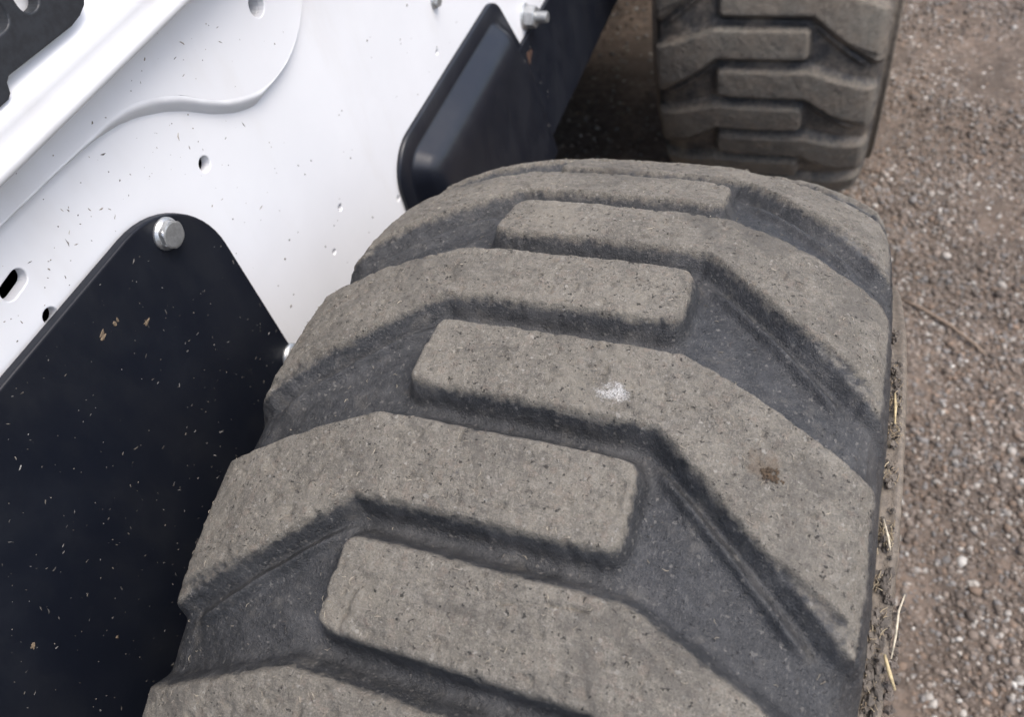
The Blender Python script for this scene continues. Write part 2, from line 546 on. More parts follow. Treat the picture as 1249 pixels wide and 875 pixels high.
# ---- side panel with its punched holes, and the upright plate welded onto it
small = [(0.1965, 0.3080, 0.0028), (0.1684, 0.2857, 0.0022), (0.4083, 0.3139, 0.0026), (0.2726, 0.2514, 0.0028)]
lower = plate('side_panel', [(PY0, 0.0505), (PY1, 0.0505), (PY1, 0.8595), (PY0, 0.8595)],
              [circle(0.0995, 0.4297, 0.0050), slot(-0.0420, 0.4690, 0.0038, 0.0050, 0.12), circle(-0.0392, 0.4425, 0.0047, 16), circle(0.1975, 0.4795, 0.0085)] + [circle(y, z, r, 12) for y, z, r in small],
              -0.2575, -0.250, 0.0008, M_WHITE)
own(lower)
UP = [(-0.0299, 0.4975), (-0.0125, 0.4970), (0.0077, 0.4965), (0.0321, 0.4955), (0.0563, 0.4945), (0.0660, 0.4935), (0.0760, 0.4910), (0.0896, 0.4847), (0.1055, 0.4750), (0.1195, 0.4622), (0.1379, 0.4490), (0.1540, 0.4410), (0.1660, 0.4362), (0.1770, 0.4342), (0.1881, 0.4335), (0.2023, 0.4348), (0.2165, 0.4390), (0.2298, 0.4463), (0.2423, 0.4572)]
LO = [(-0.0299, 0.4942), (-0.0100, 0.4936), (0.0077, 0.4930), (0.0284, 0.4918), (0.0504, 0.4892), (0.0620, 0.4863), (0.0713, 0.4832), (0.0893, 0.4748), (0.1066, 0.4633), (0.1230, 0.4495), (0.1393, 0.4378), (0.1540, 0.4310), (0.1660, 0.4272), (0.1765, 0.4300), (0.1895, 0.4322), (0.2040, 0.4340), (0.2185, 0.4383), (0.2315, 0.4456), (0.2440, 0.4565)]
outline = [(0.300, 0.8590), (0.288, 0.56), (0.270, 0.495), (0.258, 0.474)] + UP[::-1] + [(PY0 + 0.01, 0.4975), (PY0 + 0.01, 0.8590)]
own(plate('upright_plate', outline, [circle(0.1975, 0.4795, 0.0078)], -0.2497, -0.244, 0.0008, M_WHITE))

def resample(P, n):
    P = np.array(P); d = np.concatenate([[0], np.cumsum(np.hypot(*np.diff(P, axis=0).T))])
    t = np.linspace(0, d[-1], n)
    return np.stack([np.interp(t, d, P[:, 0]), np.interp(t, d, P[:, 1])], 1)
def smooth_line(P):
    P = P.copy()
    for _ in range(6): P[1:-1] = (P[:-2] + 2 * P[1:-1] + P[2:]) / 4
    return P
la = smooth_line(resample([(PY0 + 0.02, 0.4942)] + LO, 260)); ua = smooth_line(resample([(PY0 + 0.02, 0.4975)] + UP, 260))
wv, wf = [], []
NS = 8
for i in range(260):
    w = 0.0005 * noise.noise(Vector((i * 0.23, 2.0, 0.0))) + 0.0003 * noise.noise(Vector((i * 0.9, 5.0, 0.0)))
    l = la[i] + np.array([0.0, w]); u = ua[i] + np.array([-0.0006, 0.0012])
    for k in range(NS):
        t = k / (NS - 1)
        p = l * (1 - t) + u * t
        x = -0.2503 + 0.0065 * t ** 0.8 + 0.0016 * math.sin(PI * t ** 1.5)
        wv.append((x + w * math.sin(PI * t), p[0], p[1]))
for i in range(259):
    for k in range(NS - 1):
        wf.append((i * NS + k, i * NS + k + 1, (i + 1) * NS + k + 1, (i + 1) * NS + k))
own(mesh_obj('weld_bead', wv, wf, M_WHITE))

# ---- overhanging white body edge and the black grille on it
sec = [(-0.2435, 0.5199), (-0.2268, 0.5204), (-0.2236, 0.5213), (-0.222, 0.5233), (-0.2218, 0.5258), (-0.2224, 0.5285), (-0.2235, 0.5306), (-0.2239, 0.5327), (-0.2235, 0.537), (-0.2229, 0.5408), (-0.2237, 0.5432), (-0.2263, 0.5456), (-0.23, 0.5493), (-0.2316, 0.5547), (-0.2319, 0.5616), (-0.2319, 0.5712), (-0.2319, 0.86), (-0.2435, 0.86)]
own(sweep_yz('engine_cover_edge', sec, PY0, 1.20, M_WHITE, None, 1.0))
g_out = [(-0.4, 0.5456), (0.0019, 0.5456), (0.0045, 0.5471), (0.0063, 0.5511), (0.0089, 0.5527), (0.0434, 0.5512), (0.0514, 0.5509), (0.0587, 0.552), (0.0641, 0.5543), (0.0678, 0.5586), (0.0688, 0.5648), (0.0688, 0.7), (-0.4, 0.7)]
g_holes = []
def loop_hole(y0, y1, z0, z1, r): return round_poly([(y0, z0), (y1, z0), (y1, z1), (y0, z1)], r, 5)
for k in range(14):
    y1 = 0.0263 - 0.0230 * k
    for row in range(4):
        g_holes.append(loop_hole(y1 - 0.0160, y1, 0.5674 + row * 0.031, 0.5899 + row * 0.031, 0.0060))
for row in range(4):
    g_holes.append(loop_hole(0.0331, 0.0444, 0.5659 + row * 0.031, 0.5899 + row * 0.031, 0.0051))
grille = own(plate('grille', g_out, g_holes, -0.2300, -0.2230, 0.0010, M_GRILLE))
grille['label'] = 'black grille with rounded openings in the top corner'

# ---- bolts
def hex_bolt(name, y, z, x, flange, af, h, mat, parent, turn=0.3, stud=0.0, stud_r=0.0):
    bm = bmesh.new()
    n = 36
    rings = []
    prof = [(flange, -0.001), (flange, 0.0012), (flange * 0.93, 0.0022), (af / 2 * 1.06, 0.0030)]
    for r, hx in prof:
        rings.append([bm.verts.new((x + hx, y + r * math.cos(2 * PI * i / n), z + r * math.sin(2 * PI * i / n))) for i in range(n)])
    def hexr(a): return (af / 2) / math.cos((a - turn) % (PI / 3) - PI / 6)
    for hx, cut in ((0.0030, 1.0), (h - 0.0014, 1.0), (h - 0.0004, 0.0), (h, -1.0)):
        ring = []
        for i in range(n):
            a = 2 * PI * i / n
            r = hexr(a)
            if cut == 0.0: r = min(r, af / 2 * 1.03)
            if cut == -1.0: r = af / 2 * 0.88
            ring.append(bm.verts.new((x + hx, y + r * math.cos(a), z + r * math.sin(a))))
        rings.append(ring)
    if stud:
        m = 0
        hx = h
        while hx < h + stud:
            for rr, dh in ((stud_r, 0.0), (stud_r, 0.0007), (stud_r * 0.86, 0.0012), (stud_r * 0.86, 0.0016)):
                rings.append([bm.verts.new((x + hx + dh, y + rr * math.cos(2 * PI * i / n), z + rr * math.sin(2 * PI * i / n))) for i in range(n)])
            hx += 0.0020
    for a, b in zip(rings[:-1], rings[1:]):
        for i in range(n):
            f = bm.faces.new((a[i], a[(i + 1) % n], b[(i + 1) % n], b[i]))
    bm.faces.new(rings[-1])
    return bm_obj(name, bm, mat, parent)

def part_of(o, p):
    o.parent = p
    o.matrix_parent_inverse = p.matrix_world.inverted() if p.matrix_world else Matrix.Identity(4)
    return o

# ---- flat black guard over the rear axle
guard_out = round_poly([(-0.42, 0.4448), (0.0740, 0.4448), (0.0740, 0.085), (-0.42, 0.085)], [0.02, 0.058, 0.05, 0.02], 14)
guard = own(plate('guard_plate', guard_out, [], -0.2470, -0.2405, 0.0014, M_BLACK))
guard['label'] = 'flat black guard plate with a bolt in its rounded corner'
bpy.context.view_layer.update()
for (y, z, t) in ((0.0403, 0.4273, 0.25), (0.0690, 0.2760, 0.5), (-0.36, 0.4273, 0.1)):
    b = hex_bolt('bolt', y, z, -0.2405, 0.0098, 0.0158, 0.0066, M_ZINC, None, t)
    part_of(b, guard)

# ---- pressed black cover further forward
c_out = round_poly([(0.2620, 0.052), (0.2680, 0.2905), (0.4200, 0.2925), (0.5440, 0.2935), (0.5900, 0.2080), (0.640, 0.052)], [0, 0.034, 0, 0.030, 0.02, 0], 10)
def inset(P, d):
    P = [Vector(p) for p in P]; N = len(P); out = []
    s = 1 if area2([tuple(p) for p in P]) > 0 else -1
    for i in range(N):
        e1 = (P[i] - P[i - 1]); e2 = (P[(i + 1) % N] - P[i])
        if e1.length < 1e-9: e1 = e2
        if e2.length < 1e-9: e2 = e1
        n1 = Vector((-e1.y, e1.x)).normalized() * s; n2 = Vector((-e2.y, e2.x)).normalized() * s
        m = (n1 + n2)
        m = m / max(m.length_squared, 0.4) * 2 if m.length > 1e-6 else n1
        out.append(P[i] + m * d)
    return out
levels = [(0.0, -0.2495), (0.0, -0.2462), (0.0012, -0.2450), (0.0160, -0.2450), (0.0180, -0.2445), (0.0196, -0.2430), (0.0265, -0.2325), (0.0285, -0.2300), (0.0310, -0.2274), (0.0340, -0.2250), (0.0375, -0.2231), (0.0420, -0.2217), (0.0480, -0.2208), (0.0600, -0.2203)]
c_raw = [(0.2720, 0.020), (0.2775, 0.2905), (0.4200, 0.2925), (0.5440, 0.2935), (0.5900, 0.2080), (0.640, 0.020)]
bm = bmesh.new()
rings = []
for dd, x in levels:
    base = [tuple(v) for v in inset(c_raw, dd)]
    ring = round_poly(base, [0, max(0.040 - 0.8 * dd, 0.020), 0, max(0.036 - 0.6 * dd, 0.012), 0.01, 0], 10)
    rings.append([bm.verts.new((x, p[0], max(p[1], 0.052))) for p in ring])
for a, b in zip(rings[:-1], rings[1:]):
    for i in range(len(a)):
        bm.faces.new((a[i], a[(i + 1) % len(a)], b[(i + 1) % len(a)], b[i]))
bm.faces.new(rings[-1]).smooth = False
cover = own(bm_obj('chain_case_cover', bm, M_COVER, None, True))
cover['label'] = 'pressed black cover with a raised rounded face'

# ---- black lower rail further forward, with a rust patch
rail = own(plate('lower_rail', [(0.575, 0.0495), (PY1, 0.0495), (PY1, 0.2075), (0.575, 0.2095)], [], -0.2492, -0.2445, 0.0008, M_BLACK))
bm = bmesh.new()
for i in range(14):
    a = 2 * PI * i / 14
    r = 0.007 * (1 + 0.35 * math.sin(3 * a + 1))
    bm.verts.new((-0.2440, 0.603 + 1.1 * r * math.cos(a), 0.187 + r * math.sin(a)))
bm.verts.ensure_lookup_table(); bm.faces.new(bm.verts)
ex = bmesh.ops.extrude_face_region(bm, geom=list(bm.faces))
for v in [g for g in ex['geom'] if isinstance(g, bmesh.types.BMVert)]: v.co.x -= 0.002
own(bm_obj('rust_patch', bm, M_RUST))

own(hex_bolt('stud_nut', 0.6228, 0.2253, -0.2500, 0.0150, 0.0225, 0.0150, M_ZINC, None, 0.2, 0.013, 0.0065))
own(hex_bolt('bolt', 0.4277, 0.3540, -0.2500, 0.0072, 0.0100, 0.0060, M_ZINC, None, 0.1))

# ---- tyres
R0 = 0.415
PITCH = 2 * PI / 22
T_PROF = np.array([  # u, x, r   running face and its shoulder
    (0.1465, 0.1465, 0), (0.1500, 0.1498, 0.3872), (0.1530, 0.1520, 0.3842), (0.1570, 0.1538, 0.3798), (0.1650, 0.1562, 0.3705), (0.1750, 0.1580, 0.3600), (0.1850, 0.1590, 0.3500),
    (0.1900, 0.1592, 0.3450), (0.1960, 0.1605, 0.3405), (0.2010, 0.1640, 0.3400), (0.2050, 0.1668, 0.3412), (0.2085, 0.1690, 0.3398), (0.2130, 0.1700, 0.3350), (0.2220, 0.1702, 0.3260),
    (0.2600, 0.1690, 0.2890), (0.3000, 0.1590, 0.2510), (0.3350, 0.1400, 0.2230), (0.3480, 0.1300, 0.2170)])
B_PROF = np.array([
    (0.1350, 0.1328, 0), (0.1465, 0.1442, 0.3795), (0.1530, 0.1492, 0.3752), (0.1650, 0.1549, 0.3650), (0.1750, 0.1576, 0.3565), (0.1850, 0.1588, 0.3487), (0.1900, 0.1592, 0.3450)] + [tuple(r) for r in T_PROF[8:]])
DEPTH = 0.0145
def crown(x): return R0 - 0.3005 * x * x - 36.48 * x ** 4
T_PROF[0, 2] = crown(0.1465)
B_PROF[0, 2] = crown(0.1328) - DEPTH
def prof(u, P, base):
    a = np.abs(u)
    lim = P[0, 0]
    if base:
        x = a * (P[0, 1] / P[0, 0]); r = crown(x) - DEPTH
    else:
        x = a.copy(); r = crown(x)
    xo = np.interp(a, P[:, 0], P[:, 1]); ro = np.interp(a, P[:, 0], P[:, 2])
    out = a > lim
    return np.where(out, xo, x) * np.sign(u), np.where(out, ro, r)

def poly_inset(P, d):
    return np.array([tuple(v) for v in inset([tuple(p) for p in P], d)])
LUG = [(-0.0580, 0.0), (0.0672, 0.0), (0.1485, -0.0355), (0.205, -0.052), (0.205, -0.134), (0.1490, -0.1115), (0.0625, -0.0408), (-0.0592, -0.0398)]
LUG_IN = poly_inset(LUG, 0.0065)
def sd_poly(px, py, P):
    d = np.full(px.shape, 1e9); s = np.ones(px.shape)
    N = len(P)
    j = N - 1
    for i in range(N):
        ex, ey = P[j][0] - P[i][0], P[j][1] - P[i][1]
        wx, wy = px - P[i][0], py - P[i][1]
        t = np.clip((wx * ex + wy * ey) / (ex * ex + ey * ey), 0, 1)
        bx, by = wx - ex * t, wy - ey * t
        d = np.minimum(d, bx * bx + by * by)
        c1 = py >= P[i][1]; c2 = py < P[j][1]; c3 = ex * wy > ey * wx
        flip = (c1 & c2 & c3) | (~c1 & ~c2 & ~c3)
        s = np.where(flip, -s, s)
        j = i
    return s * np.sqrt(d)

E_ = np.array(LUG[6]); D_ = np.array(LUG[5])
ED = (D_ - E_); EDL = np.linalg.norm(ED); EDU = ED / EDL; EDN = np.array([-EDU[1], EDU[0]])
if EDN[1] > 0: EDN = -EDN                      # outward of the trailing edge

WALL_D = np.array([-1.3, -0.5, 0.2, 0.9, 1.5, 5.2, 6.6, 8.4, 11.0]) / 1000
WALL_M = np.array([1, 0.985, 0.935, 0.83, 0.72, 0.17, 0.075, 0.022, 0])

def lug_mask(px, py):
    """height 0..1 of one right-hand lug at (u, s) measured from its leading edge"""
    sdv = sd_poly(px, py, LUG_IN) - 0.0065
    wob = 0.00025 * vnoise(px + 3, py, 0.018, 31) + 0.0003 * vnoise(px, py, 0.004, 32)
    sdv = sdv + wob
    m = np.interp(sdv, WALL_D, WALL_M)
    tau = ((px - E_[0]) * EDU[0] + (py - E_[1]) * EDU[1]) / EDL
    a = (px - E_[0]) * EDN[0] + (py - E_[1]) * EDN[1] + wob
    # moulded ledge along the foot of the trailing diagonal wall
    c = 0.0090 + 0.0035 * np.clip(tau, 0, 1.2)
    led = (0.27 * np.exp(-((a - c) / 0.0024) ** 2) + 0.10 * (1 - sstep(c, c + 0.0080, a))) * sstep(0.02, 0.30, tau) * (a > -0.004) * sstep(1.02, 0.85, tau)
    m = np.maximum(m, led)
    # second step cut into the running face towards the shoulder
    b = a + 0.0105 * np.clip((tau - 0.48) / 0.52, 0, 1.1)
    cut = sstep(0.0, 0.0032, b) * sstep(0.46, 0.60, tau) * (a < 0.004)
    m = m * (1 - 0.24 * cut * (1 - 0.85 * sstep(0.88, 1.02, tau)))
    return m, sdv

def tyre_grid(theta, u, phase, seed, film=0.0):
    TH, U = np.meshgrid(theta, u, indexing='ij')
    m = np.zeros(TH.shape); lid = np.full(TH.shape, -1); best = np.full(TH.shape, 1e9)
    for side in (0, 1):
        for k in range(22):
            th0 = phase + k * PITCH - (PITCH / 2 if side else 0)
            d = (theta - th0 + PI) % (2 * PI) - PI
            rows = np.where((d > -0.40) & (d < 0.07))[0]
            if len(rows) == 0: continue
            px = U[rows] * (1 if side else -1)
            py = np.repeat((d[rows] * R0)[:, None], len(u), 1)
            mm, sdv = lug_mask(px, py)
            mm = mm * (px > -0.10)
            sub = m[rows]; sub_l = lid[rows]; sub_b = best[rows]
            m[rows] = np.maximum(sub, mm)
            take = (mm > 0.015) & (mm >= sub)
            lid[rows] = np.where(take, side * 22 + k, sub_l)
    # cracks, nicks and small unevenness
    S = TH * R0
    chips = sstep(0.30, 0.75, vnoise(U, S, 0.0042, seed + 21)) * sstep(0.45, 0.8, m) * sstep(0.999, 0.97, m)
    m = m * (1 - 0.13 * chips)
    top = sstep(0.7, 1.0, m)
    rough = 0.00045 * vnoise(U, S, 0.013, seed) + 0.00035 * vnoise(U, S, 0.005, seed + 1) + 0.0003 * vnoise(U, S, 0.0024, seed + 2)
    rough = rough - 0.0011 * sstep(0.50, 0.85, vnoise(U, S, 0.0042, seed + 3)) * top
    nick = np.zeros(TH.shape)
    r = np.random.default_rng(seed + 9)
    segs = [(-0.0442, -0.1172, -0.0481, -0.1396, 1.6), (0.0168, -0.1098, 0.0317, -0.107, 1.5), (0.0365, -0.1058, 0.0548, -0.1033, 1.8), (0.1196, -0.0169, 0.1192, -0.043, 0.8), (0.0618, -0.0003, 0.0628, -0.0081, 1.6),
            (-0.0738, -0.0399, -0.0702, -0.0447, 1.6), (-0.0517, -0.0386, -0.0528, -0.0432, 1.3), (0.1238, 0.0614, 0.1306, 0.0569, 1.2), (-0.0406, 0.0016, -0.0418, -0.0063, 1.3), (0.0301, -0.0448, 0.03, -0.0506, 1.2)]
    vis = [((a0 + a1) / 2, (b0 + b1) / 2, math.atan2(b1 - b0, a1 - a0), math.hypot(a1 - a0, b1 - b0) / 2 * 1.25, d_ / 1000) for a0, b0, a1, b1, d_ in segs]
    for n in range(260):
        vis.append((r.uniform(-0.14, 0.14), r.uniform(-0.40, 0.24), r.uniform(0, PI), r.uniform(0.002, 0.007), r.uniform(0.0005, 0.0013)))
    if seed == 100:
        for (cu, cs, an, ln, dp) in vis:
            rows = np.where(np.abs(theta * R0 - cs) < ln + 0.004)[0]
            cols = np.where(np.abs(u - cu) < ln + 0.004)[0]
            if len(rows) == 0 or len(cols) == 0: continue
            du = U[np.ix_(rows, cols)] - cu; ds = S[np.ix_(rows, cols)] - cs
            al = du * math.cos(an) + ds * math.sin(an); ac = -du * math.sin(an) + ds * math.cos(an) + 0.12 * al * np.sin(al * 400)
            nick[np.ix_(rows, cols)] -= dp * np.exp(-(ac / 0.0007) ** 2) * sstep(ln, ln * 0.6, np.abs(al))
    tx, tr = prof(U, T_PROF, False); bx, br = prof(U, B_PROF, True)
    br = br + 0.0012 * vnoise(U, S, 0.03, seed + 5) * (np.abs(U) < 0.14)
    x = bx + (tx - bx) * m; rr = br + (tr - br) * m
    disp = rough * (0.5 + 0.5 * top) + nick * top
    a = np.clip((np.abs(U) - 0.13) / 0.03, 0, 1)
    x = x + disp * a * np.sign(U); rr = rr + disp * (1 - a)
    mudv = np.maximum(sstep(0.178, 0.196, np.abs(U)), 1.0 * film)
    # worn running face: high parts, but not the flank of the shoulder
    worn = m * sstep(0.166, 0.150, np.abs(U))
    worn = np.maximum(worn, 0.45 * m)
    worn = film + (1 - film) * worn
    return x, rr, TH, m, lid, worn, mudv

def build_tyre(name, cx, cy, phase, theta, u, seed, label, film=0.0):
    x, rr, TH, m, lid, worn, mudv = tyre_grid(theta, u, phase, seed, film)
    P = np.stack([cx + x, cy + rr * np.sin(TH), rr * np.cos(TH)], -1)
    nt, nu = x.shape
    # smooth normals over the whole grid so that lugs and carcass meet without a seam
    dT = np.roll(P, -1, 0) - np.roll(P, 1, 0)
    dU = np.gradient(P, axis=1)
    N = np.cross(dU, dT)
    N /= np.linalg.norm(N, axis=2)[..., None]
    outward = np.stack([x * 0, rr * np.sin(TH), rr * np.cos(TH)], -1)
    if (N[:, nu // 2] * outward[:, nu // 2]).sum() < 0: N = -N
    Pf = P.reshape(-1, 3); Nf = N.reshape(-1, 3); Wf = worn.ravel(); Mf = mudv.ravel()
    i, j = np.meshgrid(np.arange(nt), np.arange(nu - 1), indexing='ij')
    i2 = (i + 1) % nt
    F = np.stack([i * nu + j, i * nu + j + 1, i2 * nu + j + 1, i2 * nu + j], -1).reshape(-1, 4)
    lf = lid.ravel()[F]
    inshoulder = np.abs(u)[j.ravel()] < 0.186
    fid = np.where(inshoulder, lf.max(1), -1)
    def sub(nm, sel):
        f = F[sel]
        used, inv = np.unique(f.ravel(), return_inverse=True)
        me = np_mesh(nm, Pf[used], inv.reshape(-1, 4))
        for an, arr in (('worn', Wf), ('mud', Mf)):
            at = me.attributes.new(an, 'FLOAT', 'POINT'); at.data.foreach_set('value', arr[used].astype(np.float32))
        me.normals_split_custom_set_from_vertices(Nf[used].tolist())
        me.materials.append(M_RUB)
        o = bpy.data.objects.new(nm, me); COL.objects.link(o)
        return o
    body = own(sub(name, fid < 0))
    body['label'] = label
    bpy.context.view_layer.update()
    for l in range(44):
        s = fid == l
        if s.any():
            part_of(sub('tread_lug', s), body)
    return body

def span(a, b, d): return np.linspace(a, b, max(2, int(round((b - a) / d))), endpoint=False)
def u_axis(d):
    c = span(-0.198, 0.198, d)
    e = np.concatenate([span(0.198, 0.224, 0.002), span(0.224, 0.348, 0.012), [0.348]])
    return np.concatenate([-e[::-1], c[c > -0.198 + 1e-6], e])
th_near = np.concatenate([span(-0.80, 0.72, 0.0026), span(0.72, 2 * PI - 0.80, 0.013)])
tyre_near = build_tyre('tyre', 0.0, 0.0, -0.0948, th_near, u_axis(0.0011), 100, 'near dusty tyre with big staggered lugs')
th_far = np.concatenate([span(-2.7, -0.7, 0.007), span(-0.7, 2 * PI - 2.7, 0.016)])
tyre_far = build_tyre('tyre', -0.0034, 1.2374, -1.3626, th_far, u_axis(0.0026), 300, 'far muddy tyre beyond the black cover', 0.55)

# unseen wheels on the other side; unseen bucket added to block light underneath
def lathe_x(name, prof_pts, cx, cy, mat, n=64):
    V, F = [], []
    for (x, r) in prof_pts:
        for k in range(n):
            a = 2 * PI * k / n
            V.append((cx + x, cy + r * math.sin(a), r * math.cos(a)))
    for i in range(len(prof_pts) - 1):
        for k in range(n):
            F.append((i * n + k, i * n + (k + 1) % n, (i + 1) * n + (k + 1) % n, (i + 1) * n + k))
    return mesh_obj(name, V, F, mat)
tp = [(x, r) for u_, x, r in T_PROF[::-1]]
full = tp + [(x, crown(x)) for x in (0.12, 0.08, 0.04, 0.0, -0.04, -0.08, -0.12)] + [(-x, r) for x, r in tp[::-1]]
for cy in (0.0, 1.2374):
    own(lathe_x('tyre', full, -1.44, cy, M_RUB))
shade_bucket_sec = [(1.80, 0.22), (1.80, -0.20), (1.84, -0.32), (1.92, -0.385), (2.50, -0.392), (2.50, -0.380), (1.925, -0.372), (1.85, -0.31), (1.812, -0.195), (1.812, 0.22)]
bm = bmesh.new()
ra = [bm.verts.new((-1.62, y, z)) for y, z in shade_bucket_sec]; rb = [bm.verts.new((0.18, y, z)) for y, z in shade_bucket_sec]
for i in range(len(ra)):
    bm.faces.new((ra[i], ra[(i + 1) % len(ra)], rb[(i + 1) % len(ra)], rb[i]))
bm.faces.new(ra); bm.faces.new(rb)
own(bm_obj('shade_bucket', bm, M_BLACK))

# rims and axle stubs
rim_prof = [(0.140, 0.226), (0.134, 0.222), (0.130, 0.212), (0.122, 0.206), (0.10, 0.204), (0.07, 0.190), (0.03, 0.186), (0.005, 0.180), (-0.005, 0.120), (0.0, 0.075), (0.028, 0.070), (0.032, 0.060), (0.032, 0.001)]
for (cx, cy) in ((0.0, 0.0), (-0.0034, 1.2374)):
    own(lathe_x('wheel_rim', rim_prof, cx, cy, M_RIM))
    own(lathe_x('wheel_rim', [(-0.140, 0.226), (-0.134, 0.222), (-0.130, 0.212), (-0.122, 0.206), (-0.06, 0.190), (0.02, 0.186)], cx, cy, M_RIM))
    own(lathe_x('axle_stub', [(-0.262, 0.065), (-0.235, 0.062), (-0.225, 0.048), (-0.08, 0.046), (-0.075, 0.085), (-0.060, 0.085), (-0.055, 0.06), (0.0, 0.06)], cx, cy, M_RIM, 40))

# ------------------------------------------------------------------ small dirt: clippings on the paint, chaff on the tread, mud on the tyre edge
def chip(soup, p, n, size, col, elong=1.0, ang=None):
    n = Vector(n).normalized()
    u = n.orthogonal().normalized()
    u.rotate(Matrix.Rotation(random.uniform(0, 2 * PI) if ang is None else ang, 3, n))
    v = n.cross(u)
    k = random.choice((4, 5, 6))
    V = []; top = []
    bend = random.uniform(-0.25, 0.25)
    for i in range(k):
        a = 2 * PI * i / k
        r = size * random.uniform(0.6, 1.15)
        e = r * math.cos(a) * elong; f = r * math.sin(a)
        V.append(Vector(p) + u * e + v * (f + bend * e * e / (size * elong + 1e-9)) + n * 0.00002)
        top.append(Vector(p) + u * e * 0.8 + v * (f * 0.8 + bend * e * e / (size * elong + 1e-9)) + n * size * random.uniform(0.3, 0.7))
    F = [tuple(range(k, 2 * k))] + [(i, (i + 1) % k, k + (i + 1) % k, k + i) for i in range(k)]
    soup.add(V + top, F, col)

NX = (1, 0, 0)
so = Soup()
def jit(c, a=0.25):
    f = 1 + random.uniform(-a, a)
    return tuple(min(1, v * f) for v in c)
# pale flecks on the black guard, thicker towards the lower left
n = 0
while n < 480:
    y = random.uniform(-0.23, 0.072); z = random.uniform(0.20, 0.440)
    if (y > 0.030 and z > 0.40): continue
    w = 0.25 + 0.75 * max(0.0, 0.5 + 0.9 * noise.noise(Vector((y * 16, z * 16, 3))))
    if random.random() > w: continue
    c = random.choice([(0.10, 0.095, 0.088), (0.16, 0.145, 0.12), (0.07, 0.064, 0.056), (0.19, 0.185, 0.175)])
    chip(so, (-0.2405, y, z), NX, random.choice((0.00018, 0.00025, 0.0003, 0.0004)), jit(c, 0.5), random.choice((1, 1.5, 3, 5)))
    n += 1
for (y, z, s, e) in ((-0.0190, 0.4165, 0.0016, 1.8), (-0.0050, 0.3990, 0.0014, 2.6), (-0.0300, 0.4180, 0.0011, 3.2), (-0.175, 0.330, 0.0013, 2.0), (-0.150, 0.2760, 0.0011, 1.4)):
    for q in range(3):
        chip(so, (-0.2405, y + random.uniform(-1, 1) * s, z + random.uniform(-1, 1) * s), NX, s * random.uniform(0.5, 0.9), jit((0.17, 0.125, 0.08)), e)
# dark flecks on the white sheet
n = 0
while n < 150:
    y = random.gauss(0.02, 0.075); z = random.gauss(0.455, 0.05)
    if z < 0.25 or z > 0.54 or y < -0.12 or y > 0.5: continue
    zu = np.interp(y, [p[0] for p in UP], [p[1] for p in UP]); zl = np.interp(y, [p[0] for p in LO], [p[1] for p in LO])
    if z > zu + 0.003 and y < 0.235: x = -0.2440
    elif z < zl - 0.002: x = -0.2500
    else: continue
    if x == -0.25 and y < 0.070 and z < 0.446: continue
    if abs(y + 0.0425) < 0.014 and abs(z - 0.469) < 0.009: continue
    c = random.choice([(0.24, 0.21, 0.18), (0.15, 0.135, 0.12), (0.32, 0.28, 0.23)])
    chip(so, (x, y, z), NX, random.choice((0.0002, 0.0003, 0.0003, 0.0005)), jit(c), random.choice((1, 1.4, 2.5, 5)))
    n += 1
for q in range(60):
    y = random.uniform(0.09, 0.55); z = random.uniform(0.26, 0.42)
    if y > 0.26 and z < 0.30: continue
    chip(so, (-0.25, y, z), NX, random.choice((0.0004, 0.0006, 0.0009)), jit((0.17, 0.15, 0.13)), random.choice((1, 1.6)))
for q in range(70):
    y = random.uniform(0.30, 0.60); z = random.uniform(0.08, 0.235)
    chip(so, (-0.2216, y, z), NX, random.choice((0.0005, 0.0008)), jit((0.16, 0.15, 0.14)), random.choice((1, 2)))
bits = so.build('grass_clippings', M_BITS, None, False)
tag(bits, 'tiny dried clippings and mud flecks stuck to the paintwork', 'debris', kind='stuff')

# chaff lying on the running faces of the near tyre
th_s = th_near; us = None
fx, fr, fT, fm, flid, fw, fmud = tyre_grid(span(-0.78, 0.70, 0.004), np.linspace(-0.15, 0.15, 160), -0.0948, 101)
so = Soup()
tt = span(-0.78, 0.70, 0.004); uu = np.linspace(-0.15, 0.15, 160)
n = 0
while n < 1900:
    i = random.randrange(len(tt)); j = random.randrange(160)
    if fm[i, j] < 0.97 and (fm[i, j] > 0.04 or random.random() > 0.35): continue
    r = fr[i, j] + 0.0003; x = fx[i, j]; t = tt[i]
    p = Vector((x, r * math.sin(t), r * math.cos(t)))
    nn = Vector((0.72 * x + 140 * x ** 3, math.sin(t), math.cos(t))).normalized()
    d = nn.orthogonal().normalized(); d.rotate(Matrix.Rotation(random.uniform(0, 2 * PI), 3, nn))
    L = random.uniform(0.0010, 0.0032); e = nn.cross(d)
    bend = random.uniform(-0.25, 0.25) * L
    pts = [p - d * L / 2, p + e * bend + nn * 0.0002, p + d * L / 2]
    V, F = tube_data(pts, [0.00010, 0.00018, 0.00010], 3)
    so.add(V, F, jit(random.choice([(0.27, 0.24, 0.19), (0.22, 0.195, 0.16), (0.34, 0.30, 0.23), (0.05, 0.045, 0.04), (0.06, 0.05, 0.045)]), 0.3))
    n += 1
chaff = so.build('chaff', M_BITS, None, False)
tag(chaff, 'fine chopped chaff fibres pressed into the dusty tread', 'debris', kind='stuff')

